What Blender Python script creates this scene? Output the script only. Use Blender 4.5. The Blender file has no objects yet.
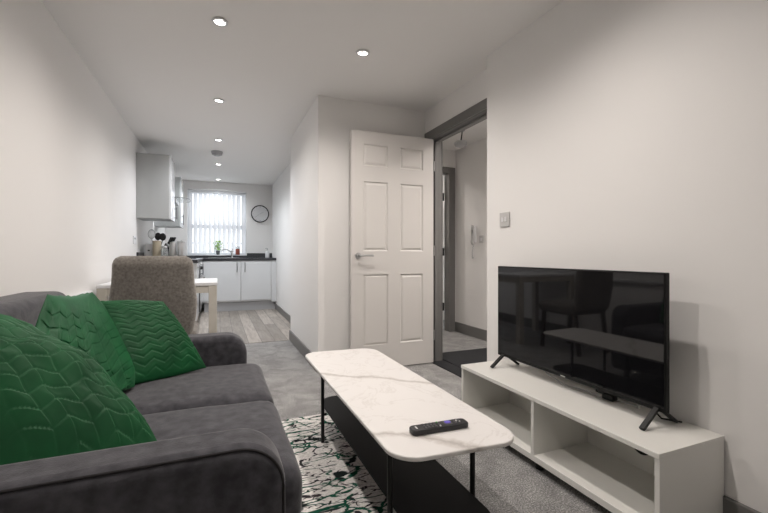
import bpy, bmesh, math, random
from mathutils import Vector, Matrix, noise
random.seed(7)
S = bpy.context.scene
C = S.collection
R = math.radians
# ------------------------------------------------------------------ camera
cd = bpy.data.cameras.new('camera'); cam = bpy.data.objects.new('camera', cd); C.objects.link(cam)
cam.location = (0, 0, 0.965); cam.rotation_euler = (R(90), 0, R(-22.486))
cd.sensor_width = 36.0; cd.lens = 402.57 / 768 * 36.0
cd.shift_y = -1.96 / 768; cd.clip_start = 0.02
S.camera = cam
# ------------------------------------------------------------------ world, light, exposure
S.view_settings.view_transform = 'Standard'; S.view_settings.look = 'None'
S.view_settings.gamma = 1; S.view_settings.use_curve_mapping = False
S.view_settings.exposure = 0.8
SKY = 2.1
SPOT = 22.0
wd = bpy.data.worlds.new('world'); S.world = wd; wd.use_nodes = True
wn = wd.node_tree.nodes['Background']; wn.inputs[0].default_value = (0.93, 0.965, 1.0, 1); wn.inputs[1].default_value = SKY

def portal(loc, rot, sx, sy):
    l = bpy.data.lights.new('window_portal', 'AREA'); l.shape = 'RECTANGLE'; l.size = sx; l.size_y = sy
    l.cycles.is_portal = True
    o = bpy.data.objects.new('window_portal', l); C.objects.link(o); o.location = loc; o.rotation_euler = rot
portal((0.003, 8.12, 1.54), (R(-90), 0, 0), 0.98, 1.2)

# ------------------------------------------------------------------ materials
def mat(name, col, rough=0.5, metal=0.0, spec=0.5, bump=None, var=None, coat=0, trans=0, emit=None, sheen=0):
    m = bpy.data.materials.new(name); m.use_nodes = True
    nt = m.node_tree; b = nt.nodes['Principled BSDF']
    b.inputs['Base Color'].default_value = (*col, 1); b.inputs['Roughness'].default_value = rough
    b.inputs['Metallic'].default_value = metal; b.inputs['Specular IOR Level'].default_value = spec
    b.inputs['Coat Weight'].default_value = coat
    b.inputs['Transmission Weight'].default_value = trans
    b.inputs['Sheen Weight'].default_value = sheen; b.inputs['Sheen Roughness'].default_value = 0.4
    if emit: b.inputs['Emission Color'].default_value = (*emit[0], 1); b.inputs['Emission Strength'].default_value = emit[1]
    tc = nt.nodes.new('ShaderNodeTexCoord')
    if bump:   # (scale, strength, distance)
        n = nt.nodes.new('ShaderNodeTexNoise'); n.inputs['Scale'].default_value = bump[0]; n.inputs['Detail'].default_value = 4
        nt.links.new(tc.outputs['Object'], n.inputs['Vector'])
        bp = nt.nodes.new('ShaderNodeBump'); bp.inputs['Strength'].default_value = bump[1]; bp.inputs['Distance'].default_value = bump[2]
        nt.links.new(n.outputs['Fac'], bp.inputs['Height']); nt.links.new(bp.outputs['Normal'], b.inputs['Normal'])
    if var:    # (scale, col2, lo, hi)
        n = nt.nodes.new('ShaderNodeTexNoise'); n.inputs['Scale'].default_value = var[0]; n.inputs['Detail'].default_value = 5
        nt.links.new(tc.outputs['Object'], n.inputs['Vector'])
        r = nt.nodes.new('ShaderNodeValToRGB'); r.color_ramp.elements[0].position = var[2]; r.color_ramp.elements[1].position = var[3]
        r.color_ramp.elements[0].color = (*col, 1); r.color_ramp.elements[1].color = (*var[1], 1)
        nt.links.new(n.outputs['Fac'], r.inputs['Fac']); nt.links.new(r.outputs['Color'], b.inputs['Base Color'])
    return m
M = {}
M['wall'] = mat('wall_paint', (0.85, 0.835, 0.82), 0.75, spec=0.25, bump=(60, 0.05, 0.002))
M['ceil'] = mat('ceiling_paint', (0.88, 0.865, 0.85), 0.8, spec=0.2)
M['grey'] = mat('grey_gloss_paint', (0.17, 0.165, 0.16), 0.4)
M['door'] = mat('door_satin_paint', (0.68, 0.655, 0.63), 0.35)
M['white'] = mat('white_laminate', (0.80, 0.79, 0.75), 0.35)
M['kitchen'] = mat('gloss_kitchen_door', (0.72, 0.73, 0.74), 0.12)
M['worktop'] = mat('dark_worktop', (0.03, 0.03, 0.035), 0.3, var=(90, (0.09, 0.09, 0.1), 0.5, 0.7))
M['upvc'] = mat('window_frame', (0.8, 0.82, 0.84), 0.3)
M['black'] = mat('black_metal', (0.010, 0.010, 0.010), 0.4, spec=0.3)
M['shelf'] = mat('black_shelf', (0.008, 0.008, 0.009), 0.55, spec=0.2)
M['screen'] = mat('tv_screen', (0.006, 0.006, 0.007), 0.035, spec=0.5)
M['bezel'] = mat('tv_bezel', (0.008, 0.008, 0.008), 0.45, spec=0.2)
M['chrome'] = mat('chrome', (0.75, 0.75, 0.76), 0.15, metal=1)
M['steel'] = mat('brushed_steel', (0.55, 0.55, 0.55), 0.35, metal=1)
M['darksteel'] = mat('dark_handle', (0.18, 0.18, 0.19), 0.35, metal=1)
M['plastic'] = mat('white_plastic', (0.75, 0.75, 0.76), 0.35)
M['greyplastic'] = mat('grey_plastic', (0.42, 0.42, 0.43), 0.4)
M['sofa'] = mat('sofa_fabric', (0.050, 0.049, 0.056), 0.95, spec=0.15, bump=(220, 0.5, 0.0015), var=(30, (0.102, 0.10, 0.111), 0.35, 0.72), sheen=0.35)
M['piping'] = mat('sofa_piping', (0.02, 0.018, 0.02), 0.9)
M['pillow'] = mat('green_velvet', (0.004, 0.062, 0.019), 0.55, spec=0.25, var=(9, (0.007, 0.10, 0.030), 0.35, 0.7), sheen=0.12)
M['pillow'].node_tree.nodes['Principled BSDF'].inputs['Sheen Tint'].default_value = (0.3, 0.9, 0.5, 1)
M['chairfab'] = mat('taupe_velvet', (0.135, 0.123, 0.11), 0.9, spec=0.15, bump=(120, 0.4, 0.002), var=(70, (0.245, 0.227, 0.205), 0.3, 0.7), sheen=0.3)
M['cream'] = mat('cream_wood', (0.56, 0.53, 0.475), 0.5, var=(8, (0.50, 0.47, 0.41), 0.4, 0.6))
M['darkwood'] = mat('dark_wood', (0.05, 0.035, 0.025), 0.45)
M['wood'] = mat('bamboo', (0.45, 0.39, 0.29), 0.5)
M['leaf'] = mat('leaf', (0.25, 0.52, 0.06), 0.5, var=(40, (0.45, 0.7, 0.15), 0.3, 0.7))
M['pot'] = mat('grey_pot', (0.12, 0.125, 0.13), 0.5)
M['candle'] = mat('red_wax', (0.28, 0.07, 0.045), 0.4)
M['glassy'] = mat('clear_glass', (0.9, 0.93, 0.93), 0.05, trans=0.85)
M['lens'] = mat('lamp_lens', (1, 1, 1), 0.4, emit=((1.0, 0.95, 0.88), 14))
M['mat'] = mat('door_mat', (0.010, 0.011, 0.013), 0.95, bump=(300, 0.8, 0.003), var=(160, (0.02, 0.02, 0.024), 0.45, 0.65))
M['purple'] = mat('purple_rubber', (0.16, 0.12, 0.62), 0.5)
M['rubber'] = mat('grey_rubber', (0.12, 0.12, 0.125), 0.5)
M['remote'] = mat('remote_body', (0.018, 0.018, 0.02), 0.4)
M['green'] = mat('green_rubber', (0.08, 0.35, 0.08), 0.5)
M['print'] = mat('white_print', (0.7, 0.7, 0.7), 0.5)
M['cable'] = mat('grey_cable', (0.45, 0.45, 0.45), 0.5)
M['brick'] = mat('outside_render', (0.62, 0.62, 0.64), 0.9)
M['face'] = mat('clock_face', (0.72, 0.72, 0.73), 0.5)
M['tile'] = mat('white_tile', (0.74, 0.74, 0.75), 0.15)
M['oven'] = mat('oven_glass', (0.02, 0.02, 0.022), 0.08)
M['plate'] = mat('switch_plate', (0.56, 0.55, 0.54), 0.35)
M['carcass'] = mat('shaded_white_carcass', (0.45, 0.46, 0.455), 0.4)  # white cabinet body, shade on its end panel put into the grey
M['lining'] = mat('shelf_lining', (0.80, 0.79, 0.75), 0.5)

def blind_mat():
    m = bpy.data.materials.new('blind_fabric'); m.use_nodes = True; nt = m.node_tree
    b = nt.nodes['Principled BSDF']; b.inputs['Base Color'].default_value = (0.68, 0.69, 0.71, 1); b.inputs['Roughness'].default_value = 0.8
    t = nt.nodes.new('ShaderNodeBsdfTranslucent'); t.inputs['Color'].default_value = (0.72, 0.73, 0.75, 1)
    mx = nt.nodes.new('ShaderNodeMixShader'); mx.inputs[0].default_value = 0.42
    nt.links.new(b.outputs[0], mx.inputs[1]); nt.links.new(t.outputs[0], mx.inputs[2])
    nt.links.new(mx.outputs[0], nt.nodes['Material Output'].inputs[0]); return m
M['blind'] = blind_mat()
def pane_mat():
    m = bpy.data.materials.new('window_glass'); m.use_nodes = True; nt = m.node_tree
    nt.nodes.remove(nt.nodes['Principled BSDF'])
    t = nt.nodes.new('ShaderNodeBsdfTransparent'); g = nt.nodes.new('ShaderNodeBsdfGlossy'); g.inputs['Roughness'].default_value = 0.02
    mx = nt.nodes.new('ShaderNodeMixShader'); mx.inputs[0].default_value = 0.06
    nt.links.new(t.outputs[0], mx.inputs[1]); nt.links.new(g.outputs[0], mx.inputs[2])
    nt.links.new(mx.outputs[0], nt.nodes['Material Output'].inputs[0]); return m
M['pane'] = pane_mat()

def N(nt, t, **k):
    n = nt.nodes.new(t)
    for a, v in k.items():
        if a in n.inputs: n.inputs[a].default_value = v
        else: setattr(n, a, v)
    return n
def ramp(nt, src, stops, interp='LINEAR'):
    r = nt.nodes.new('ShaderNodeValToRGB'); r.color_ramp.interpolation = interp
    while len(r.color_ramp.elements) < len(stops): r.color_ramp.elements.new(0.5)
    for e, (p, c) in zip(r.color_ramp.elements, stops): e.position = p; e.color = (*c, 1) if len(c) == 3 else c
    nt.links.new(src, r.inputs['Fac']); return r
def carpet_mat():
    m = bpy.data.materials.new('grey_carpet'); m.use_nodes = True; nt = m.node_tree; b = nt.nodes['Principled BSDF']
    b.inputs['Roughness'].default_value = 1; b.inputs['Specular IOR Level'].default_value = 0.1; b.inputs['Sheen Weight'].default_value = 0.25
    tc = N(nt, 'ShaderNodeTexCoord')
    n1 = N(nt, 'ShaderNodeTexNoise', Scale=170.0, Detail=6.0); n2 = N(nt, 'ShaderNodeTexNoise', Scale=7.0, Detail=6.0, Roughness=0.65, Distortion=0.6)
    for n in (n1, n2): nt.links.new(tc.outputs['Object'], n.inputs['Vector'])
    r1 = ramp(nt, n1.outputs['Fac'], [(0.34, (0.12, 0.117, 0.114)), (0.52, (0.30, 0.294, 0.287)), (0.68, (0.58, 0.57, 0.56))])
    r2 = ramp(nt, n2.outputs['Fac'], [(0.38, (0.72, 0.72, 0.72)), (0.62, (1.15, 1.15, 1.15))])
    mx = N(nt, 'ShaderNodeMix', data_type='RGBA', blend_type='MULTIPLY'); mx.inputs[0].default_value = 1
    nt.links.new(r1.outputs[0], mx.inputs[6]); nt.links.new(r2.outputs[0], mx.inputs[7]); nt.links.new(mx.outputs[2], b.inputs['Base Color'])
    bp = N(nt, 'ShaderNodeBump', Strength=0.9, Distance=0.006); nt.links.new(n1.outputs['Fac'], bp.inputs['Height']); nt.links.new(bp.outputs[0], b.inputs['Normal'])
    return m
M['carpet'] = carpet_mat()
def wood_mat():
    m = bpy.data.materials.new('wood_plank_floor'); m.use_nodes = True; nt = m.node_tree; b = nt.nodes['Principled BSDF']
    b.inputs['Roughness'].default_value = 0.38
    tc = N(nt, 'ShaderNodeTexCoord'); mp = N(nt, 'ShaderNodeMapping'); mp.inputs['Rotation'].default_value = (0, 0, R(90))
    nt.links.new(tc.outputs['Object'], mp.inputs['Vector'])
    br = N(nt, 'ShaderNodeTexBrick', Scale=1.0); br.inputs['Brick Width'].default_value = 1.1; br.inputs['Row Height'].default_value = 0.14
    br.inputs['Mortar Size'].default_value = 0.003; br.inputs['Mortar'].default_value = (0.12, 0.11, 0.1, 1)
    br.inputs['Color1'].default_value = (0.26, 0.235, 0.21, 1); br.inputs['Color2'].default_value = (0.50, 0.46, 0.42, 1); br.offset = 0.4
    nt.links.new(mp.outputs[0], br.inputs['Vector'])
    mp2 = N(nt, 'ShaderNodeMapping'); mp2.inputs['Scale'].default_value = (1.2, 12, 1); nt.links.new(mp.outputs[0], mp2.inputs['Vector'])
    n = N(nt, 'ShaderNodeTexNoise', Scale=3.0, Detail=8.0, Roughness=0.7); nt.links.new(mp2.outputs[0], n.inputs['Vector'])
    r = ramp(nt, n.outputs['Fac'], [(0.3, (0.62, 0.58, 0.55)), (0.65, (1.15, 1.13, 1.1))])
    mx = N(nt, 'ShaderNodeMix', data_type='RGBA', blend_type='MULTIPLY'); mx.inputs[0].default_value = 1
    nt.links.new(br.outputs[0], mx.inputs[6]); nt.links.new(r.outputs[0], mx.inputs[7]); nt.links.new(mx.outputs[2], b.inputs['Base Color'])
    return m
M['planks'] = wood_mat()
def marble_mat():
    m = bpy.data.materials.new('white_marble'); m.use_nodes = True; nt = m.node_tree; b = nt.nodes['Principled BSDF']
    b.inputs['Roughness'].default_value = 0.3
    tc = N(nt, 'ShaderNodeTexCoord')
    mp = N(nt, 'ShaderNodeMapping'); mp.inputs['Rotation'].default_value = (0, 0, R(38)); nt.links.new(tc.outputs['Object'], mp.inputs['Vector'])
    n = N(nt, 'ShaderNodeTexNoise', Scale=5.0, Detail=6.0, Roughness=0.6); nt.links.new(tc.outputs['Object'], n.inputs['Vector'])
    sx = N(nt, 'ShaderNodeSeparateXYZ'); nt.links.new(mp.outputs[0], sx.inputs[0])
    ad = N(nt, 'ShaderNodeMath', operation='MULTIPLY_ADD'); nt.links.new(n.outputs['Fac'], ad.inputs[0]); ad.inputs[1].default_value = 0.14
    nt.links.new(sx.outputs['Y'], ad.inputs[2])
    sc = N(nt, 'ShaderNodeMath', operation='ADD'); nt.links.new(ad.outputs[0], sc.inputs[0]); sc.inputs[1].default_value = -0.137
    pp = N(nt, 'ShaderNodeMath', operation='PINGPONG'); nt.links.new(sc.outputs[0], pp.inputs[0]); pp.inputs[1].default_value = 0.27
    v1 = ramp(nt, pp.outputs[0], [(0.0, (0.60, 0.58, 0.56)), (0.006, (0.76, 0.74, 0.72)), (0.022, (1, 1, 1))])
    n2 = N(nt, 'ShaderNodeTexNoise', Scale=4.0, Detail=8.0, Roughness=0.6, Distortion=1.2); nt.links.new(tc.outputs['Object'], n2.inputs['Vector'])
    s2 = N(nt, 'ShaderNodeMath', operation='SUBTRACT'); nt.links.new(n2.outputs['Fac'], s2.inputs[0]); s2.inputs[1].default_value = 0.5
    a2 = N(nt, 'ShaderNodeMath', operation='ABSOLUTE'); nt.links.new(s2.outputs[0], a2.inputs[0])
    v2 = ramp(nt, a2.outputs[0], [(0.0, (0.90, 0.89, 0.88)), (0.02, (1, 1, 1))])
    mx = N(nt, 'ShaderNodeMix', data_type='RGBA', blend_type='MULTIPLY'); mx.inputs[0].default_value = 1
    nt.links.new(v1.outputs[0], mx.inputs[6]); nt.links.new(v2.outputs[0], mx.inputs[7])
    m2 = N(nt, 'ShaderNodeMix', data_type='RGBA', blend_type='MULTIPLY'); m2.inputs[0].default_value = 1; m2.inputs[7].default_value = (0.80, 0.775, 0.755, 1)
    nt.links.new(mx.outputs[2], m2.inputs[6]); nt.links.new(m2.outputs[2], b.inputs['Base Color']); return m
M['marble'] = marble_mat()
def rug_mat():
    m = bpy.data.materials.new('abstract_rug'); m.use_nodes = True; nt = m.node_tree; b = nt.nodes['Principled BSDF']
    b.inputs['Roughness'].default_value = 1; b.inputs['Specular IOR Level'].default_value = 0.1
    tc = N(nt, 'ShaderNodeTexCoord')
    def veins(rot, scale, stretch, width, dist, mscale, mlo, seed):
        mp = N(nt, 'ShaderNodeMapping'); mp.inputs['Rotation'].default_value = (0, 0, R(rot)); mp.inputs['Location'].default_value = (seed, seed * 0.7, 0)
        mp.inputs['Scale'].default_value = (1, stretch, 1); nt.links.new(tc.outputs['Object'], mp.inputs['Vector'])
        nz = N(nt, 'ShaderNodeTexNoise', Scale=9.0, Detail=4.0); nt.links.new(mp.outputs[0], nz.inputs['Vector'])
        va = N(nt, 'ShaderNodeVectorMath', operation='MULTIPLY_ADD'); nt.links.new(nz.outputs['Color'], va.inputs[0]); va.inputs[1].default_value = (dist, dist, 0); nt.links.new(mp.outputs[0], va.inputs[2])
        vo = N(nt, 'ShaderNodeTexVoronoi', feature='DISTANCE_TO_EDGE', Scale=scale); nt.links.new(va.outputs[0], vo.inputs['Vector'])
        k = ramp(nt, vo.outputs['Distance'], [(width * 0.7, (1, 1, 1)), (width, (0, 0, 0))])
        mk = N(nt, 'ShaderNodeTexNoise', Scale=mscale, Detail=3.0); nt.links.new(mp.outputs[0], mk.inputs['Vector'])
        kk = ramp(nt, mk.outputs['Fac'], [(mlo, (0, 0, 0)), (mlo + 0.03, (1, 1, 1))])
        mu = N(nt, 'ShaderNodeMath', operation='MULTIPLY'); nt.links.new(k.outputs[0], mu.inputs[0]); nt.links.new(kk.outputs[0], mu.inputs[1])
        return mu.outputs[0]
    base = ramp(nt, (lambda n: (nt.links.new(tc.outputs['Object'], n.inputs['Vector']), n.outputs['Fac'])[1])(N(nt, 'ShaderNodeTexNoise', Scale=120.0, Detail=3.0)), [(0.3, (0.62, 0.59, 0.56)), (0.7, (0.90, 0.87, 0.84))])
    col = base.outputs[0]
    for args, c in (((25, 9, 2.0, 0.055, 0.10, 14, 0.49, 3.1), (0.035, 0.03, 0.035)), ((-35, 13, 2.4, 0.05, 0.08, 16, 0.55, 7.7), (0.04, 0.035, 0.035)),
                    ((-30, 4.6, 2.8, 0.038, 0.12, 3.2, 0.44, 1.3), (0.008, 0.075, 0.045)), ((60, 4.0, 2.8, 0.032, 0.12, 3.0, 0.46, 5.9), (0.01, 0.09, 0.055)),
                    ((40, 5, 1.6, 0.08, 0.2, 5, 0.62, 9.2), (0.01, 0.015, 0.015))):
        mx = N(nt, 'ShaderNodeMix', data_type='RGBA'); nt.links.new(veins(*args), mx.inputs[0]); nt.links.new(col, mx.inputs[6]); mx.inputs[7].default_value = (*c, 1); col = mx.outputs[2]
    nt.links.new(col, b.inputs['Base Color'])
    n1 = N(nt, 'ShaderNodeTexNoise', Scale=220.0, Detail=3.0); nt.links.new(tc.outputs['Object'], n1.inputs['Vector'])
    bp = N(nt, 'ShaderNodeBump', Strength=0.7, Distance=0.004); nt.links.new(n1.outputs['Fac'], bp.inputs['Height']); nt.links.new(bp.outputs[0], b.inputs['Normal'])
    return m
M['rug'] = rug_mat()

# ------------------------------------------------------------------ builders
def bmn(): return bmesh.new()
def box(bm, lo, hi, rot=None, piv=None):
    c = [(lo[i] + hi[i]) / 2 for i in range(3)]; s = [abs(hi[i] - lo[i]) for i in range(3)]
    r = bmesh.ops.create_cube(bm, size=1); vs = r['verts']
    for v in vs: v.co = Vector((v.co.x * s[0] + c[0], v.co.y * s[1] + c[1], v.co.z * s[2] + c[2]))
    if rot: bmesh.ops.rotate(bm, verts=vs, cent=piv or c, matrix=rot)
    return vs
def frame_between(a, b):
    d = (Vector(b) - Vector(a)); return d.length, d.to_track_quat('Z', 'Y').to_matrix()
def cyl(bm, a, b, r1, r2=None, seg=20):
    L, q = frame_between(a, b); r2 = r1 if r2 is None else r2
    r = bmesh.ops.create_cone(bm, cap_ends=True, segments=seg, radius1=r1, radius2=r2, depth=L)
    mid = (Vector(a) + Vector(b)) / 2
    for v in r['verts']: v.co = q @ v.co + mid
    return r['verts']
def bar(bm, a, b, w, h):      # rectangular strut
    L, q = frame_between(a, b); r = bmesh.ops.create_cube(bm, size=1); mid = (Vector(a) + Vector(b)) / 2
    for v in r['verts']: v.co = q @ Vector((v.co.x * w, v.co.y * h, v.co.z * L)) + mid
def tube(bm, pts, r, seg=10):
    pts = [Vector(p) for p in pts]; rings = []
    up = Vector((0, 0, 1))
    for i, p in enumerate(pts):
        d = (pts[min(i + 1, len(pts) - 1)] - pts[max(i - 1, 0)]).normalized()
        s = d.cross(up)
        if s.length < 0.05: s = d.cross(Vector((0, 1, 0)))
        s.normalize(); u = s.cross(d)
        rr = r[i] if isinstance(r, (list, tuple)) else r
        rings.append([bm.verts.new(p + (s * math.cos(k * 2 * math.pi / seg) + u * math.sin(k * 2 * math.pi / seg)) * rr) for k in range(seg)])
    for a, b in zip(rings, rings[1:]):
        for k in range(seg): bm.faces.new((a[k], a[(k + 1) % seg], b[(k + 1) % seg], b[k]))
    bm.faces.new(rings[0][::-1]); bm.faces.new(rings[-1])
def lathe(bm, c, prof, seg=28):   # prof (r,z) from bottom to top
    c = Vector(c); rings = []
    for r, z in prof: rings.append([bm.verts.new(c + Vector((r * math.cos(k * 2 * math.pi / seg), r * math.sin(k * 2 * math.pi / seg), z))) for k in range(seg)])
    for a, b in zip(rings, rings[1:]):
        for k in range(seg): bm.faces.new((a[k], a[(k + 1) % seg], b[(k + 1) % seg], b[k]))
    bm.faces.new(rings[0][::-1]); bm.faces.new(rings[-1])
def prism(bm, pts, axis, lo, hi):   # polygon pts extruded along an axis
    def P(p, t): return {'x': (t, p[0], p[1]), 'y': (p[0], t, p[1]), 'z': (p[0], p[1], t)}[axis]
    a = [bm.verts.new(P(p, lo)) for p in pts]; b = [bm.verts.new(P(p, hi)) for p in pts]
    n = len(pts)
    for k in range(n): bm.faces.new((a[k], a[(k + 1) % n], b[(k + 1) % n], b[k]))
    bm.faces.new(a[::-1]); bm.faces.new(b)
def rrect(cx, cy, hx, hy, r, seg=8, bow=0.0):
    pts = []
    for sx, sy, a0 in ((1, 1, 0), (-1, 1, 90), (-1, -1, 180), (1, -1, 270)):
        for k in range(seg + 1):
            a = R(a0 + 90 * k / seg); pts.append((cx + sx * (hx - r) + r * math.cos(a), cy + sy * (hy - r) + r * math.sin(a)))
    return pts
ROOT = {}
def obj(name, bm, m, parent=None, bevel=0, seg=2, smooth=False, local=False, label=None):
    bmesh.ops.recalc_face_normals(bm, faces=bm.faces[:])
    me = bpy.data.meshes.new(name)
    o = bpy.data.objects.new(name, me)
    if parent is not None:
        base = ROOT[parent.name]; ROOT[o.name] = base
        if not local: bmesh.ops.translate(bm, verts=bm.verts[:], vec=-base)
        o.parent = parent
    else:
        xs = [v.co for v in bm.verts]; lo = [min(v[i] for v in xs) for i in range(3)]; hi = [max(v[i] for v in xs) for i in range(3)]
        base = Vector(((lo[0] + hi[0]) / 2, (lo[1] + hi[1]) / 2, lo[2])); o.location = base; ROOT[o.name] = base
        bmesh.ops.translate(bm, verts=bm.verts[:], vec=-base)
    bm.to_mesh(me); bm.free(); C.objects.link(o); me.materials.append(M[m])
    if bevel:
        b = o.modifiers.new('bevel', 'BEVEL'); b.width = bevel; b.segments = seg; b.limit_method = 'ANGLE'; b.angle_limit = R(40)
        b.harden_normals = False
    if smooth or bevel:
        for p in me.polygons: p.use_smooth = True
        if not smooth or smooth == 'angle':
            try: me.set_sharp_from_angle(angle=R(35))
            except Exception: pass
    if label: o['label'] = label
    return o
def thing(name, loc, label, cat, group=None, rotz=0):
    o = bpy.data.objects.new(name, None); o.empty_display_size = 0.05; C.objects.link(o); o.location = loc; o.rotation_euler = (0, 0, rotz)
    ROOT[o.name] = Vector(loc); o['label'] = label; o['category'] = cat
    if group: o['group'] = group
    return o
def tag(o, label, cat, group=None):
    o['label'] = label; o['category'] = cat
    if group: o['group'] = group
    return o
def struct(name, bm, m, parent=None, bevel=0):
    o = obj(name, bm, m, parent, bevel)
    if parent is None: o['kind'] = 'structure'
    return o
def bx(name, lo, hi, m, parent=None, bevel=0.0, **k):
    bm = bmn(); box(bm, lo, hi); return obj(name, bm, m, parent, bevel, **k)
def sbx(name, boxes, m, bevel=0):
    bm = bmn()
    for lo, hi in boxes: box(bm, lo, hi)
    return struct(name, bm, m, bevel=bevel)

# ------------------------------------------------------------------ shell
H = 2.276; XL = -0.838; XR = 1.648; XD = 1.76; YB = 3.264; XC = 0.766; XK = 0.958; YK = 7.88; YJ = 4.62
sbx('floor', [((XL - .1, -1.75, -.1), (2.9, 4.60, 0))], 'carpet')
sbx('floor_kitchen', [((XL - .1, 4.60, -.1), (XK + .05, 8.2, 0.004))], 'planks')
sbx('floor_hall_room', [((1.4, 4.60, -.1), (3.2, 5.6, 0))], 'carpet')
sbx('ceiling', [((XL - .1, -1.75, H), (3.2, 8.2, H + .12))], 'ceil')
sbx('wall_left', [((XL - .1, -1.75, 0), (XL, 8.2, H))], 'wall')
sbx('wall_right', [((XR, -1.75, 0), (1.88, 2.2, H))], 'wall')
sbx('wall_doorway', [((XD, 2.2, 0), (1.88, 2.295, H)), ((XD, 3.195, 0), (1.88, YB, H)), ((XD, 2.295, 2.005), (1.88, 3.195, H))], 'wall')
sbx('wall_back', [((XC, YB, 0), (1.88, YJ, H))], 'wall')
sbx('wall_kitchen_right', [((XK, YJ, 0), (XK + .1, 8.2, H))], 'wall')
WX0, WX1, WZ0, WZ1 = -0.494, 0.5, 0.945, 2.128
sbx('wall_kitchen', [((XL, YK, 0), (WX0, 8.2, H)), ((WX1, YK, 0), (XK, 8.2, H)), ((WX0, YK, 0), (WX1, 8.2, WZ0)), ((WX0, YK, WZ1), (WX1, 8.2, H))], 'wall')
sbx('wall_behind_camera', [((XL, -1.75, 0), (XR, -1.65, H))], 'wall')
sbx('wall_hall_right', [((2.78, 1.2, 0), (2.9, 4.35, H))], 'wall')
sbx('wall_hall_near', [((1.88, 1.2, 0), (2.78, 1.3, H))], 'wall')
sbx('wall_hall_end', [((1.88, 4.35, 0), (1.93, 4.45, H)), ((2.69, 4.35, 0), (2.9, 4.45, H)), ((1.93, 4.35, 1.99), (2.69, 4.45, H))], 'wall')
sbx('wall_far_room', [((1.4, 5.5, 0), (3.2, 5.6, H)), ((3.1, 4.45, 0), (3.2, 5.5, H)), ((1.4, 4.63, 0), (1.5, 5.5, H))], 'wall')
# skirting
sbx('baseboard_right', [((XR - .016, -1.65, 0), (XR, 2.2, .12))], 'grey', .003)
sbx('baseboard_corridor', [((XC - .016, YB - .016, 0), (XC, YJ, .11)), ((XC, YB - .016, 0), (XD, YB, .11))], 'grey', .003)
sbx('baseboard_kitchen', [((XC, YJ, 0), (XK, YJ + .016, .10)), ((XK - .016, YJ + .016, 0.004), (XK, 7.30, .10))], 'grey', .003)
sbx('baseboard_left', [((XL, -1.65, 0), (XL + .016, 5.15, .12))], 'grey', .003)
sbx('baseboard_hall', [((2.764, 1.3, 0), (2.78, 4.35, .12))], 'grey', .003)
sbx('trim_left_ledge', [((XL, 2.2, .685), (XL + .03, 3.42, .71))], 'plastic', .003)
# doorway frame of the living room door
sbx('trim_doorway', [((XD - .016, 3.178, 0), (XD, 3.25, 2.065)), ((XD - .016, 2.24, 0), (XD, 2.312, 2.065)), ((XD - .016, 2.312, 1.995), (XD, 3.178, 2.065)),
                     ((XD, 3.18, 0), (1.88, 3.195, 2.005)), ((XD, 2.295, 0), (1.88, 2.31, 2.005)), ((XD, 2.31, 1.99), (1.88, 3.18, 2.005)),
                     ((1.805, 2.31, 1.975), (1.835, 3.18, 1.99)), ((1.805, 3.165, 0), (1.835, 3.18, 1.975)),
                     ((1.88, 3.18, 0), (1.894, 3.25, 2.065)), ((1.88, 2.24, 0), (1.894, 2.312, 2.065)), ((1.88, 2.312, 1.995), (1.894, 3.178, 2.065))], 'grey', .003)
sbx('trim_hall_doorway', [((2.675, 4.332, 0), (2.762, 4.35, 2.055)), ((1.885, 4.332, 0), (1.945, 4.35, 2.055)), ((1.945, 4.332, 1.975), (2.675, 4.35, 2.055)),
                          ((2.675, 4.35, 0), (2.69, 4.45, 1.99)), ((1.93, 4.35, 0), (1.945, 4.45, 1.99)), ((1.945, 4.35, 1.975), (2.675, 4.45, 1.99))], 'grey', .003)

# six panel door : built in the x-z plane, front face at y = y0, going back t
def panel_door(root, x0, x1, z0, z1, y0, t, name='door_leaf'):
    W = x1 - x0
    cols = [(x0 + W * .135, x0 + W * .425), (x0 + W * .575, x0 + W * .865)]
    rows = [(z0 + .20, z0 + .79), (z0 + .985, z0 + 1.565), (z0 + 1.695, z0 + 1.875)]
    bm = bmn()
    xs = [x0] + [c for p in cols for c in p] + [x1]; zs = [z0] + [c for p in rows for c in p] + [z1]
    for side, y in ((-1, y0), (1, y0 + t)):
        grid = [[bm.verts.new((x, y, z)) for z in zs] for x in xs]
        fs = []
        for i in range(len(xs) - 1):
            for j in range(len(zs) - 1):
                f = bm.faces.new((grid[i][j], grid[i + 1][j], grid[i + 1][j + 1], grid[i][j + 1]))
                if i % 2 == 1 and j % 2 == 1: fs.append(f)
        for f in fs:
            for (inset, dep) in ((.012, .010), (.006, .0), (.022, -.007)):
                r = bmesh.ops.inset_individual(bm, faces=[f], thickness=inset, depth=0)
                for v in f.verts: v.co.y += -side * dep
        if side == -1: g0 = grid
        else: g1 = grid
    nx, nz = len(xs) - 1, len(zs) - 1
    for i in range(nx):
        bm.faces.new((g0[i][0], g0[i + 1][0], g1[i + 1][0], g1[i][0])); bm.faces.new((g0[i][nz], g0[i + 1][nz], g1[i + 1][nz], g1[i][nz]))
    for j in range(nz):
        bm.faces.new((g0[0][j], g0[0][j + 1], g1[0][j + 1], g1[0][j])); bm.faces.new((g0[nx][j], g0[nx][j + 1], g1[nx][j + 1], g1[nx][j]))
    return obj(name, bm, 'door', root)
d = thing('door_1', (1.775, 3.16, .008), 'white six panel door standing open beside the grey door frame', 'door'); d['kind'] = 'structure'
panel_door(d, 1.013, 1.775, .008, 1.99, 3.14, .038)
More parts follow.
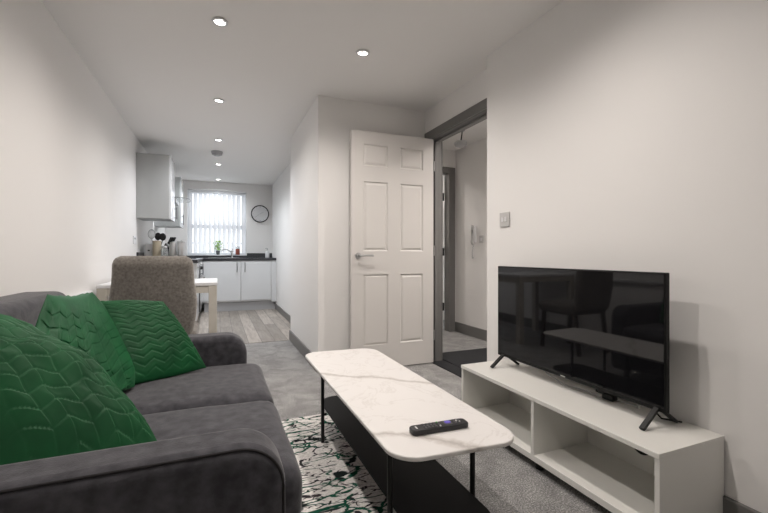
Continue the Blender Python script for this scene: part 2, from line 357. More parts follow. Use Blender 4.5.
for yy, sg in ((3.14, -1), (3.178, 1)):
    bm = bmn(); cyl(bm, (1.068, yy, .955), (1.068, yy + sg * .008, .955), .026, seg=28); cyl(bm, (1.068, yy, .955), (1.068, yy + sg * .045, .955), .009)
    tube(bm, [(1.068, yy + sg * .045, .955), (1.09, yy + sg * .05, .956), (1.14, yy + sg * .05, .958), (1.188, yy + sg * .046, .958)], .009)
    obj('door_handle', bm, 'steel', d, smooth='angle')
for z in (.25, 1.0, 1.75):
    bm = bmn(); cyl(bm, (1.781, 3.136, z - .045), (1.781, 3.136, z + .045), .0055, seg=12); obj('hinge', bm, 'steel', d, smooth='angle')
d = thing('door_2', (2.655, 4.46, .008), 'white door in the hall swung open beyond its grey frame', 'door'); d['kind'] = 'structure'
bx('door_leaf', (2.625, 4.47, .008), (2.668, 5.2, 1.97), 'door', d, .002)
for z in (.30, 1.0, 1.70):
    bx('hinge', (2.622, 4.452, z - .05), (2.674, 4.47, z + .05), 'black', d, label='black door hinge')

# kitchen window
w = thing('window_1', (0, 8.05, WZ0), 'kitchen window with white frame and transom', 'window'); w['kind'] = 'structure'
bm = bmn(); y0, y1 = 8.03, 8.09
for lo, hi in (((WX0, y0, WZ0), (WX0 + .055, y1, WZ1)), ((WX1 - .055, y0, WZ0), (WX1, y1, WZ1)), ((WX0 + .055, y0, WZ1 - .055), (WX1 - .055, y1, WZ1)),
               ((WX0 + .055, y0, WZ0), (WX1 - .055, y1, WZ0 + .055)), ((WX0 + .055, y0 - .01, 1.44), (WX1 - .055, y1, 1.51))): box(bm, lo, hi)
obj('window_frame', bm, 'upvc', w, .006)
bx('pane', (WX0 + .05, 8.058, WZ0 + .05), (WX1 - .05, 8.064, 1.445), 'pane', w)
bx('pane', (WX0 + .05, 8.058, 1.505), (WX1 - .05, 8.064, WZ1 - .05), 'pane', w)
bx('window_sill', (WX0 + .001, 7.865, WZ0 - .0), (WX1 - .001, 8.03, WZ0 + .018), 'upvc', w, .004)
# vertical blinds
bl = thing('vertical_blind', (0, 7.97, 2.09), 'white vertical blind hanging across the kitchen window', 'blind')
bx('head_rail', (WX0 + .01, 7.945, 2.075), (WX1 - .01, 7.985, 2.118), 'upvc', bl, .004)
for k in range(12):
    cx = WX0 + .052 + k * .081
    ang = R(38) if k < 6 else R(30)
    bm = bmn(); L = .089
    rows = []
    for j in range(7):
        t = (j / 6 - .5) * L; bow = .004 * (1 - (2 * j / 6 - 1) ** 2)
        px, py = cx + t * math.cos(ang) + bow * math.sin(ang), 7.965 + t * math.sin(ang) - bow * math.cos(ang)
        rows.append((bm.verts.new((px, py, 1.0)), bm.verts.new((px, py, 2.078))))
    for a, b in zip(rows, rows[1:]): bm.faces.new((a[0], b[0], b[1], a[1]))
    o = obj('slat', bm, 'blind', bl, smooth=True)

# outside
sbx('ground_outside', [((-6, 8.3, -3.1), (6, 16, -3.0))], 'brick')
t = thing('balcony_railing', (0, 10, -.2), 'pale railing outside seen through the kitchen window', 'railing')
bm = bmn(); box(bm, (-3, 9.98, 1.20), (3, 10.02, 1.25)); box(bm, (-3, 9.98, .8), (3, 10.02, .84)); obj('rail', bm, 'greyplastic', t)
bm = bmn()
for k in range(41): box(bm, (-3 + k * .15 - .012, 9.99, -3.0), (-3 + k * .15 + .012, 10.01, 1.2))
obj('balusters', bm, 'greyplastic', t)

# ------------------------------------------------------------------ downlights
def downlight(x, y, label, power, m='plastic', z=H, col=(1.0, 0.925, 0.865)):
    t = thing('downlight', (x, y, z), label, 'light', 'recessed ceiling spotlights')
    bm = bmn(); lathe(bm, (x, y, z), [(.030, -.002), (.042, -.002), (.044, -.005), (.043, -.009), (.034, -.009), (.030, -.006)], 32); obj('trim_ring', bm, m, t, smooth='angle')
    bm = bmn(); cyl(bm, (x, y, z - .003), (x, y, z - .006), .0295, seg=32); obj('lens', bm, 'lens', t)
    if power:
        l = bpy.data.lights.new('spot_lamp', 'SPOT'); l.energy = power; l.spot_size = R(160); l.spot_blend = 1.0; l.shadow_soft_size = 0.03; l.color = col
        o = bpy.data.objects.new('spot_lamp', l); C.objects.link(o); o.parent = t; o.location = (0, 0, -.045)
downlight(.013, 2.441, 'largest and nearest of the line of ceiling spotlights leading to the kitchen', SPOT)
downlight(.013, 3.689, 'second ceiling spotlight in the line leading to the kitchen', SPOT * .8, col=(1.0, .95, .91))
downlight(.013, 4.958, 'third ceiling spotlight, just in front of the smoke alarm', SPOT * 1.6, col=(0.95, 0.96, 1.0))
downlight(.013, 6.303, 'small ceiling spotlight just beyond the smoke alarm', SPOT * 2.1, col=(0.92, 0.96, 1.0))
downlight(.013, 7.56, 'faintest and furthest ceiling spotlight, close to the kitchen window', SPOT * .6, col=(0.92, 0.96, 1.0))
downlight(.871, 2.46, 'ceiling spotlight on its own to the right, in front of the white door', SPOT)
downlight(.871, 1.2, 'ceiling spotlight over the coffee table, out of the picture', SPOT)
downlight(.013, 1.18, 'ceiling spotlight over the sofa, out of the picture', SPOT)
downlight(2.33, 2.3, 'ceiling spotlight in the hall, hidden by the wall', SPOT * 2.0)
downlight(2.3, 5.0, 'added unseen fill spotlight in the room beyond the hall', SPOT * 1.2)  # added unseen lamp, only to light the room behind the hall door

downlight(.44, -.75, 'added fill spotlight over the near end of the room, out of the picture', SPOT * .3)  # added lamp, lifts the outer face of the near sofa arm
bm = bmn(); lathe(bm, (-.004, 5.55, H), [(.055, -.045), (.062, -.04), (.065, -.02), (.07, -.015), (.07, 0)]); lathe(bm, (-.004, 5.55, H - .045), [(.03, -.012), (.034, -.008), (.034, .004)])
tag(obj('smoke_alarm', bm, 'greyplastic', smooth='angle'), 'round grey smoke alarm on the kitchen ceiling between two spotlights', 'smoke alarm')

t = thing('ceiling_fitting', (2.38, 3.6, H), 'small round fitting hanging on a dark stem from the hall ceiling', 'light fitting')
bm = bmn(); lathe(bm, (2.38, 3.6, H), [(.02, -.018), (.03, -.008), (.03, 0)]); obj('ceiling_rose', bm, 'greyplastic', t, smooth='angle')
bm = bmn(); tube(bm, [(2.38, 3.6, H - .015), (2.375, 3.6, H - .06), (2.365, 3.6, H - .12)], .007); obj('stem', bm, 'black', t, smooth=True)
bm = bmn(); lathe(bm, (2.362, 3.6, H - .165), [(.02, -.02), (.055, -.008), (.066, .012), (.066, .03), (.05, .042), (.012, .045)]); obj('disc', bm, 'greyplastic', t, smooth='angle')

# ------------------------------------------------------------------ hall wall
t = thing('intercom', (2.78, 3.937, 1.08), 'white intercom handset on the hall wall with coiled cord', 'intercom')
bx('base_plate', (2.752, 3.905, 1.10), (2.78, 3.965, 1.30), 'plastic', t, .006)
bm = bmn(); tube(bm, [(2.742, 3.925, 1.085), (2.728, 3.925, 1.11), (2.728, 3.925, 1.27), (2.74, 3.925, 1.30)], [.017, .018, .016, .018]); obj('handset', bm, 'plate', t, smooth=True, label='grey handset')
bm = bmn(); pts = []
for k in range(90):
    a = k * .75; f = k / 89; pts.append((2.765 + .007 * math.cos(a), 3.945 + .03 * math.sin(f * 3.1) + .007 * math.sin(a), 1.09 - .17 * math.sin(f * math.pi * .62)))
tube(bm, pts, .003, 6); obj('cord', bm, 'greyplastic', t, smooth=True)
t = thing('wall_switch', (2.78, 3.80, 1.10), 'small grey switch on the hall wall right of the intercom', 'switch')
bx('plate', (2.77, 3.765, 1.098), (2.78, 3.845, 1.182), 'plate', t, .002); bx('rocker', (2.766, 3.79, 1.12), (2.770, 3.815, 1.155), 'plastic', t)
t = thing('light_switch', (XR, 2.02, 1.138), 'double light switch on the right wall above the television', 'switch')
bx('plate', (XR - .009, 1.973, 1.138), (XR, 2.061, 1.226), 'plate', t, .002)
for yy in (2.002, 2.032): bx('rocker', (XR - .014, yy - .007, 1.168), (XR - .009, yy + .007, 1.196), 'plastic', t, .001)
t = thing('wall_socket', (XL, 5.08, 1.06), 'white double socket on the left wall by the worktop end', 'socket')
bx('plate', (XL, 5.02, 1.08), (XL + .01, 5.16, 1.165), 'plastic', t, .002)
for yy in (5.05, 5.11): bx('rocker', (XL + .01, yy, 1.13), (XL + .014, yy + .02, 1.15), 'greyplastic', t)
tag(bx('door_mat', (1.90, 2.31, 0.0), (2.74, 3.40, .012), 'mat'), 'black door mat lying on the hall carpet behind the doorway', 'door mat')
M['threshold'] = M['mat']
tag(bx('threshold_mat', (1.765, 2.312, 0.0), (1.895, 3.163, .008), 'mat'), 'narrow black mat strip in the doorway', 'door mat')

# ------------------------------------------------------------------ rug
bm = bmn(); box(bm, (.13, .0, 0.0), (.80, 2.37, .012))
tag(obj('rug', bm, 'rug', bevel=.004), 'white rug with black and green streaks under the coffee table', 'rug')
# ------------------------------------------------------------------ sofa
SY0, SY1, AT, AZ, AX = .872, 2.245, .13, .568, .138
sf = thing('sofa', (-.3, 1.585, 0), 'dark grey fabric two seat sofa along the left wall', 'sofa')
bx('base', (-.80, SY0 + .03, .09), (.10, SY1 - .03, .27), 'sofa', sf, .02, seg=3)
def arm(ya, yb, out):
    pr = [(-.80, .075), (-.80, AZ)]
    r = .10
    for k in range(13):
        a = R(90 - 90 * k / 12); pr.append((AX - r + r * math.cos(a), AZ - r + r * math.sin(a)))
    pr += [(AX, .075)]
    bm = bmn(); prism(bm, pr, 'y', ya, yb)
    o = obj('arm', bm, 'sofa', sf, .03, seg=5)
    yo = ya if out < 0 else yb
    q = .007
    pp = [(-.79, yo, AZ - q)]
    for k in range(13):
        a = R(90 - 90 * k / 12); pp.append((AX - r + (r - q) * math.cos(a), yo, AZ - r + (r - q) * math.sin(a)))
    pp += [(AX - q, yo, .10)]
    bm = bmn(); tube(bm, [Vector(p) + Vector((0, -out * .010, 0)) for p in pp], 0.0032, 8); obj('piping', bm, 'piping', o, smooth=True, label='dark piping')
arm(SY0, SY0 + AT, -1); arm(SY1 - AT, SY1, 1)
def soft_box(name, lo, hi, rad, puff, m, parent, nseg=28, wr=0.004, seed=0):
    """rounded cushion: cube grid pushed to a rounded box with crowned top and soft wrinkles"""
    bm = bmn(); bmesh.ops.create_cube(bm, size=2); bmesh.ops.subdivide_edges(bm, edges=bm.edges[:], cuts=nseg, use_grid_fill=True)
    c = Vector([(lo[i] + hi[i]) / 2 for i in range(3)]); h = Vector([(hi[i] - lo[i]) / 2 for i in range(3)])
    for v in bm.verts:
        p = Vector([v.co[i] * h[i] for i in range(3)])
        q = Vector([max(-h[i] + rad, min(h[i] - rad, p[i])) for i in range(3)])
        dd = p - q
        if dd.length > 1e-6: p = q + dd.normalized() * min(rad, dd.length) if sum(abs(x) > 1e-6 for x in dd) > 1 else p
        u = [max(0, 1 - (p[i] / h[i]) ** 2) for i in range(3)]
        for i in range(3):
            j, k = [x for x in range(3) if x != i]
            p[i] += puff[i] * (p[i] / h[i]) * (u[j] * u[k]) ** .5
        n = noise.noise(Vector((p.x * 7 + seed, p.y * 7, p.z * 7))) * wr * 1.5 + noise.noise(Vector((p.x * 18 + seed, p.y * 18, p.z * 18))) * wr * .5
        p += p.normalized() * n
        v.co = p + c
    return obj(name, bm, m, parent, smooth=True)
ym = (SY0 + SY1) / 2
soft_box('seat_cushion', (-.62, SY0 + AT + .002, .262), (.20, ym + .012, .428), .05, (.008, .0, .018), 'sofa', sf, seed=1)
soft_box('seat_cushion', (-.62, ym + .014, .262), (.20, SY1 - AT - .002, .428), .05, (.008, .0, .018), 'sofa', sf, seed=5)
bm = bmn(); box(bm, (-.83, SY0 + .005, .075), (-.63, SY1 + .05, .80)); obj('backrest', bm, 'sofa', sf, .05, seg=5)
soft_box('back_cushion', (-.66, SY0 + AT, .42), (-.50, ym - .002, .655), .055, (.02, 0, .012), 'sofa', sf, seed=9)
soft_box('back_cushion', (-.66, ym + .002, .42), (-.50, SY1 - AT, .655), .055, (.02, 0, .012), 'sofa', sf, seed=13)
for x in (-.74, .04):
    for y in (SY0 + .07, SY1 - .07):
        bm = bmn(); cyl(bm, (x, y, 0), (x, y, .095), .018, .026); obj('leg', bm, 'darkwood', sf, smooth='angle')

# ------------------------------------------------------------------ cushions
def zig(u, v, cols, rows, w):
    a = abs(((u * cols) % 2) - 1)           # 0..1 triangle
    s = (v * rows + a * 0.75) % 1.0
    d = min(s, 1 - s) / rows
    g = math.exp(-(d / w) ** 2)
    return g
def brick(u, v, cols, rows, w):
    c = u * cols; k = math.floor(c); f = c - k
    sl = f if k % 2 == 0 else -f
    s = (v * rows + sl * .5 + (k % 2) * .5) % 1.0
    d1 = min(s, 1 - s) / rows; g = math.exp(-(d1 / w) ** 2)
    d2 = min(f, 1 - f) / cols
    return max(g, .6 * math.exp(-(d2 / w) ** 2))
def pillow(name, P00, P10, P11, P01, T, label, quilt, seed, wr=.012, n=170, pin=.07, gd=.0046, pinv=None):
    pinv = pin if pinv is None else pinv
    A, B, Cc, D = map(Vector, (P00, P10, P11, P01))
    Nn = ((B - A).cross(D - A) + (Cc - B).cross(Cc - D)).normalized()
    cen = (A + B + Cc + D) / 4; S0 = (B - A).length
    bm = bmn()
    def pt(u, v, side):
        uu = 2 * u - 1; vv = 2 * v - 1
        pu = uu * (1 - pin * (1 - vv * vv) * abs(uu) ** 2); pv = vv * (1 - pinv * (1 - uu * uu) * abs(vv) ** 2)
        a, b = (pu + 1) / 2, (pv + 1) / 2
        p = A * (1 - a) * (1 - b) + B * a * (1 - b) + Cc * a * b + D * (1 - a) * b
        e = max(0, (1 - abs(uu) ** 2.2) * (1 - abs(vv) ** 2.2))
        h = T / 2 * e ** .6
        edge = min(1, e * 6)
        g = quilt(u, v) * gd * edge
        q = Vector((u * 5 + seed, v * 5, side * 3.0))
        wv = noise.noise(q) * wr + noise.noise(q * 2.3) * wr * .5
        # long creases pulled out of the corners
        cr = 0
        for (cu, cv) in ((0, 0), (1, 0), (1, 1), (0, 1)):
            du, dv = u - cu, v - cv; r = math.hypot(du, dv); th = math.atan2(dv, du)
            cr += math.sin(th * 13 + seed + cu * 3) * math.exp(-(r / .33) ** 2) * min(1, r * 8)
        return p + Nn * side * (h + (wv + cr * .004) * edge - g)
    gr = {}
    for side in (1, -1):
        for i in range(n + 1):
            for j in range(n + 1):
                if side == -1 and (i in (0, n) or j in (0, n)): gr[side, i, j] = gr[1, i, j]; continue
                # denser near rim
                u = .5 - .5 * math.cos(math.pi * i / n) if False else i / n
                gr[side, i, j] = bm.verts.new(pt(u, j / n, side))
        for i in range(n):
            for j in range(n):
                f = (gr[side, i, j], gr[side, i + 1, j], gr[side, i + 1, j + 1], gr[side, i, j + 1])
                bm.faces.new(f if side == 1 else f[::-1])
    o = obj(name, bm, 'pillow', smooth=True)
    return tag(o, label, 'cushion', 'green quilted cushions on the sofa')
qa = lambda u, v: zig(u, v, 11, 14, .008)
qb = lambda u, v: brick(u, v, 9, 12, .0055)
pillow('cushion', (-.40, 1.80, .455), (-.045, 1.985, .455), (-.225, 2.05, .755), (-.60, 2.00, .765),   .15, 'green cushion with zigzag quilting leaning on the far sofa arm', qa, 1.3, .004, gd=.004, pin=.0)
pillow('cushion', (-.44, 1.43, .46), (-.295, 1.80, .455), (-.468, 1.955, .815), (-.505, 1.61, .838), .30, 'middle green cushion leaning on the sofa back, seen from its edge', qb, 4.4, .024, pin=-.5, pinv=.10, gd=.008)
pillow('cushion', (-.47, 1.09, .46), (-.142, 1.23, .450), (-.50, 1.36, .775), (-.78, 1.155, .80), .25, 'nearest and largest-looking green cushion, behind the near sofa arm', qb, 8.1, .014, pin=-.17, gd=.0062)

# ------------------------------------------------------------------ coffee table
ct = thing('coffee_table', (.648, 1.61, 0), 'low coffee table with white marble top, black legs and shelf', 'coffee table')
bm = bmn(); pts = []
for (x, y) in rrect(.652, 1.617, .206, .640, .075, 12):
    dy = (y - 1.617) / .640; dx = (x - .652) / .206
    pts.append((x + .004 * dx * (1 - dy * dy), y - .07 * (x - .652) + .012 * math.copysign(1, dy) * (1 - dx * dx) * (1 if abs(dy) > .8 else 0)))
prism(bm, pts, 'z', .396, .410); obj('table_top', bm, 'marble', ct, .004, seg=3, label='white marble top with grey veins')
bm = bmn(); prism(bm, rrect(.656, 1.60, .136, .63, .09, 10), 'z', .152, .160); obj('shelf', bm, 'shelf', ct, .002)
for x in (.494, .798):
    for y in (1.145, 2.008):
        z0 = .012 if x < .79 else .012
        bm = bmn(); cyl(bm, (x, y, z0), (x, y, .396), .0088, seg=16)
        xi = x + (.014 if x < .6 else -.008)
        cyl(bm, (x, y, .152), (xi + (.006 if x < .6 else -.006), y, .152), .006, seg=10)
        obj('leg', bm, 'black', ct, smooth='angle')
# remote, local coordinates: long axis x
rm = thing('remote_control', (.650, 1.113, .410), 'black remote control with purple pad on the marble coffee table', 'remote control', rotz=R(-3))
bm = bmn(); prism(bm, rrect(0, 0, .098, .0225, .014, 6), 'z', 0.0, .017); obj('body', bm, 'remote', rm, .004, seg=3, local=True)
def btn(x, y, rx, ry, m, h=.0195, name='button', lab=None):
    bm = bmn(); prism(bm, rrect(x, y, rx, ry, min(rx, ry) * .6, 3), 'z', .0165, h); obj(name, bm, m, rm, local=True, label=lab)
for i in range(4):
    for j in range(3): btn(-.052 + i * .012, -.012 + j * .012, .0035, .0035, 'rubber')
for j in range(4): btn(-.002, -.0135 + j * .009, .002, .0032, 'green' if j == 3 else ('print' if j == 0 else 'rubber'))
btn(.030, 0, .014, .014, 'rubber', .0185, 'direction_pad'); btn(.030, .001, .0095, .0085, 'purple', .0205, 'direction_pad', 'purple direction pad')
for i in range(2):
    for j in range(3): btn(.054 + i * .012, -.012 + j * .012, .0035, .003, 'rubber')
btn(.064, .004, .0025, .0045, 'print'); btn(.071, -.004, .002, .003, 'print'); btn(.082, .010, .004, .003, 'rubber')
btn(-.079, .0, .0025, .009, 'print', .0175, 'printed_mark')

# ------------------------------------------------------------------ tv stand
X0, X1, Y0, Y1, Z1 = 1.295, 1.640, .846, 1.972, .331
ts = thing('tv_stand', (1.46, 1.41, 0), 'low white television stand with two open compartments', 'tv stand')
bx('top', (X0, Y0, .313), (X1, Y1, Z1), 'white', ts, .0015)
bx('bottom_panel', (X0 + .004, Y0 + .018, .045), (X1, Y1 - .018, .072), 'white', ts, .0015)
bx('side_panel', (X0 + .004, Y0 + .001, .03), (X1, Y0 + .018, .313), 'white', ts, .001); bx('side_panel', (X0 + .004, Y1 - .018, .03), (X1, Y1 - .001, .313), 'white', ts, .001)
bx('divider', (X0 + .004, 1.399, .072), (X1 - .012, 1.417, .313), 'white', ts, .001)
bx('back_panel', (X1 - .012, Y0 + .018, .072), (X1 - .002, Y1 - .018, .313), 'lining', ts)
bm = bmn(); cyl(bm, (X1 - .016, 1.135, .180), (X1 - .0125, 1.135, .180), .044, seg=28); obj('cable_hole', bm, 'black', ts, label='black cable hole in the back panel')
for x in (X0 + .05, X1 - .04):
    for y in (Y0 + .04, 1.41, Y1 - .04):
        bm = bmn(); cyl(bm, (x, y, 0), (x, y, .045), .018, seg=14); obj('foot', bm, 'black', ts, smooth='angle')

# ------------------------------------------------------------------ television
TX = 1.497; TY0, TY1, TZ0, TZ1 = .954, 1.898, .388, .899
tv = thing('television', (1.51, 1.42, Z1), 'large black flat screen television on the white stand', 'television')
bx('panel', (TX, TY0, TZ0), (TX + .022, TY1, TZ1), 'bezel', tv, .003)
bx('rear_housing', (TX + .022, TY0 + .16, TZ0 + .02), (TX + .06, TY1 - .16, TZ0 + .30), 'bezel', tv, .012)
bx('screen', (TX - .0012, TY0 + .007, TZ0 + .016), (TX + .001, TY1 - .007, TZ1 - .007), 'screen', tv)
bx('logo_plate', (TX - .0015, 1.41, TZ0 + .004), (TX, 1.437, TZ0 + .009), 'print', tv, label='small pale mark')
bx('sensor', (TX + .002, 1.21, TZ0 - .012), (TX + .02, 1.25, TZ0 + .001), 'bezel', tv, .002)
for y in (.985, 1.845):
    bm = bmn(); bar(bm, (1.495, y, TZ0 + .012), (1.412, y, Z1 + .004), .020, .011); bar(bm, (1.507, y, TZ0 + .012), (1.600, y, Z1 + .004), .020, .011)
    obj('foot', bm, 'black', tv, .002)
# cables and adapter on the stand top behind the screen
bm = bmn(); tube(bm, [(1.530, 1.60, .42), (1.535, 1.56, .365), (1.55, 1.46, .336), (1.575, 1.36, .335), (1.57, 1.28, .335), (1.60, 1.23, .335), (1.61, 1.15, .335), (1.56, 1.10, .35), (1.53, 1.08, .41)], .0035, 8)
tag(obj('cable', bm, 'cable', smooth=True), 'grey cable trailing over the stand behind the television', 'cable')
bm = bmn(); tube(bm, [(1.56, 1.08, .41), (1.57, 1.06, .37), (1.575, 1.02, .336), (1.60, .99, .335), (1.615, .97, .335)], .0035, 8)
tag(obj('cable', bm, 'black', smooth=True), 'black cable near the right foot of the television', 'cable')
bm = bmn(); box(bm, (1.565, 1.22, Z1), (1.60, 1.275, Z1 + .03))
tag(obj('power_adapter', bm, 'black', bevel=.006), 'small black adapter lying behind the television', 'adapter')

# ------------------------------------------------------------------ dining chair
ch = thing('dining_chair', (-.355, 2.98, 0), 'taupe velvet dining chair between the sofa and white table', 'chair')
def chair_back():
    bm = bmn(); nz, nx = 40, 40; t = .075; g = {}
    for s in (0, 1):
        for i in range(nx + 1):
            for j in range(nz + 1):
                v = j / nz; z = .42 + v * (.957 - .42)
                hw = .216 + .020 * math.exp(-((v - .45) / .25) ** 2) - .012 * max(0, .25 - v) / .25 * 1
                a = 2 * i / nx - 1
                # rounded upper corners
                if v > .88: hw -= .045 * (1 - math.sqrt(max(0, 1 - ((v - .88) / .12) ** 2)))
                x = -.355 + hw * a
                ed = min(1, (1 - abs(a)) * 9) ** .5 * min(1, (1 - v) * 11 + .0) ** .5 * min(1, v * 14 + .15) ** .5
                yc = 2.80 - .05 * v + .035 * a * a
                nn = noise.noise(Vector((x * 9, z * 9, s * 4))) * .003
                g[s, i, j] = bm.verts.new((x, yc + (-1 if s == 0 else 1) * (t / 2 * ed + nn * ed), z))
        for i in range(nx):
            for j in range(nz):
                bm.faces.new((g[s, i, j], g[s, i + 1, j], g[s, i + 1, j + 1], g[s, i, j + 1]))
    for i in range(nx):
        for j in (0, nz): bm.faces.new((g[0, i, j], g[0, i + 1, j], g[1, i + 1, j], g[1, i, j]))
    for j in range(nz):
        for i in (0, nx): bm.faces.new((g[0, i, j], g[0, i, j + 1], g[1, i, j + 1], g[1, i, j]))
    return bm
obj('backrest', chair_back(), 'chairfab', ch, smooth=True)
soft_box('seat', (-.585, 2.84, .38), (-.125, 3.30, .48), .04, (.004, .004, .012), 'chairfab', ch, 20, seed=21)
for x in (-.54, -.17):
    for y, dy in ((2.86, -.05), (3.25, .03)):
        bm = bmn(); bar(bm, (x, y + dy, 0), (x, y, .39), .032, .032); obj('leg', bm, 'darkwood', ch, .003)

# ------------------------------------------------------------------ dining table
dt = thing('dining_table', (-.4, 3.74, 0), 'white dining table with square pale legs behind the velvet chair', 'table')
bx('table_top', (-.800, 3.43, .722), (0.0, 4.05, .746), 'plastic', dt, .003)
bx('apron', (-.74, 3.44, .665), (-.06, 3.458, .722), 'cream', dt); bx('apron', (-.74, 4.022, .655), (-.06, 4.04, .722), 'cream', dt)
bx('apron', (-.79, 3.50, .655), (-.772, 3.98, .722), 'cream', dt); bx('apron', (-.028, 3.50, .655), (-.01, 3.98, .722), 'cream', dt)
for x in (-.797, -.063):
    for y in (3.433, 3.987): bx('leg', (x, y, 0), (x + .06, y + .06, .722), 'cream', dt, .003)

# ------------------------------------------------------------------ kitchen
def unit(name, lo, hi, label, cat='kitchen cabinet', group=None): return thing(name, ((lo[0] + hi[0]) / 2, (lo[1] + hi[1]) / 2, lo[2]), label, cat, group)
def hbar(p0, p1, off, parent, r=.006):
    bm = bmn(); p0, p1, off = Vector(p0), Vector(p1), Vector(off)
    cyl(bm, p0 + off, p1 + off, r, seg=12); d = (p1 - p0).normalized() * .02
    cyl(bm, p0 + d, p0 + d + off, r * .8, seg=8); cyl(bm, p1 - d, p1 - d + off, r * .8, seg=8)
    obj('handle', bm, 'darksteel', parent, smooth='angle')
FY = 7.30
for x0, x1, hx, lb in ((-.23, .370, .308, 'white gloss base cabinet under the sink, left of the pair below the window'), (.374, .872, .436, 'white gloss base cabinet at the right end below the clock')):
    u = unit('base_cabinet', (x0, FY, .14), (x1, 7.87, .865), lb, group='base cabinets below the window')
    bx('body', (x0, FY + .001, .16), (x1, 7.87, .864), 'plastic', u)
    dr = bx('cabinet_door', (x0 + .001, FY - .019, .185), (x1 - .001, FY, .858), 'kitchen', u, .002)
    hbar((hx, FY - .019, .665), (hx, FY - .019, .835), (0, -.028, 0), dr)
tag(bx('filler_panel', (.876, FY - .018, .14), (XK - .001, FY, .862), 'kitchen'), 'narrow white filler panel between the cabinets and right wall', 'panel')
tag(bx('plinth', (-.20, FY + .03, .004), (XK - .018, FY + .05, .155), 'greyplastic'), 'grey plinth board under the cabinets below the window', 'plinth')
# worktop, L shaped with upstand
wt = thing('worktop', (-.1, 7.5, .866), 'dark worktop running along the left wall and under the window', 'worktop')
bm = bmn(); prism(bm, [(XL + .001, 5.22), (-.215, 5.22), (-.215, 7.262), (XK - .001, 7.262), (XK - .001, 7.879), (XL + .001, 7.879)], 'z', .866, .905); obj('slab', bm, 'worktop', wt, .003)
bm = bmn(); box(bm, (XL + .02, 7.86, .905), (.505, 7.879, .943)); box(bm, (.505, 7.86, .905), (XK - .001, 7.879, .99))
tag(obj('upstand', bm, 'worktop'), 'dark upstand strip behind the worktop under the window and clock', 'upstand')
tag(bx('upstand', (XL + .001, 5.22, .905), (XL + .02, 7.86, .99), 'worktop'), 'dark upstand strip along the left wall behind the kettle', 'upstand')
# left run
lr = [(5.24, 5.84, 'white base cabinet at the near end of the left run, behind the chair', 'cab'), (6.46, 7.24, 'white base cabinet in the left run beyond the oven', 'cab')]
for y0, y1, lb, _ in lr:
    u = unit('base_cabinet', (XL, y0, .14), (-.24, y1, .865), lb, group='base cabinets along the left wall')
    bx('body', (XL + .02, y0, .16), (-.241, y1, .864), 'plastic', u); dr = bx('cabinet_door', (-.24, y0 + .002, .185), (-.222, y1 - .002, .858), 'kitchen', u, .002)
    hbar((-.222, y0 + .05, .665), (-.222, y0 + .05, .835), (.028, 0, 0), dr)
tag(bx('plinth', (-.30, 5.25, .004), (-.28, 7.30, .155), 'greyplastic'), 'grey plinth board under the left run of cabinets', 'plinth')
ov = unit('oven', (XL, 5.86, .16), (-.24, 6.44, .865), 'built-in oven with chrome knobs in the left run, beside the table', 'oven')
bx('body', (XL + .02, 5.86, .16), (-.241, 6.44, .864), 'steel', ov); bx('oven_door', (-.24, 5.865, .20), (-.212, 6.435, .70), 'oven', ov, .003)
cp = bx('control_panel', (-.24, 5.865, .71), (-.214, 6.435, .858), 'chrome', ov, .003)
for k in range(4):
    bm = bmn(); cyl(bm, (-.214, 5.95 + k * .13, .785), (-.185, 5.95 + k * .13, .785), .02, seg=16); obj('knob', bm, 'black', cp, smooth='angle')
bm = bmn(); cyl(bm, (-.165, 5.90, .655), (-.165, 6.40, .655), .009); cyl(bm, (-.212, 5.93, .655), (-.165, 5.93, .655), .007); cyl(bm, (-.212, 6.37, .655), (-.165, 6.37, .655), .007); obj('handle', bm, 'chrome', ov, smooth='angle')
tag(bx('hob', (XL + .08, 5.87, .905), (-.26, 6.43, .912), 'oven', bevel=.002), 'black glass hob on the worktop under the extractor hood', 'hob')
# wall cabinets
for y0, y1, lb, hy in ((5.20, 5.64, 'nearer white wall cabinet, large blank end panel facing the sofa', 5.60), (6.59, 6.98, 'further white wall cabinet, beyond the extractor hood', 6.63)):
    u = unit('wall_cabinet', (XL, y0, 1.375), (-.49, y1, 2.1), lb, group='wall cabinets on the left wall')
    bx('body', (XL + .001, y0, 1.375), (-.512, y1, 2.10), 'carcass', u, .002); dr = bx('cabinet_door', (-.511, y0 + .001, 1.372), (-.490, y1 - .001, 2.103), 'kitchen', u, .002)
    hbar((-.49, hy, 1.40), (-.49, hy, 1.55), (.026, 0, 0), dr)
hd = unit('extractor_hood', (XL, 5.80, 1.66), (-.4, 6.44, 2.2), 'steel chimney extractor hood with glass canopy between the wall cabinets', 'extractor hood')
bx('chimney', (XL + .001, 5.99, 1.711), (-.58, 6.25, H - .001), 'steel', hd, .002); bx('motor_box', (XL + .001, 5.88, 1.65), (-.50, 6.36, 1.70), 'steel', hd, .004)
bm = bmn(); pts = [(XL + .001, 5.82), (-.47, 5.82)]
for k in range(11):
    a = R(-90 + 18 * k); pts.append((-.47 + .14 * math.cos(a), 6.12 + .30 * math.sin(a)))
pts.append((XL + .001, 6.42)); prism(bm, pts, 'z', 1.700, 1.710); obj('glass_canopy', bm, 'glassy', hd, label='curved glass canopy')

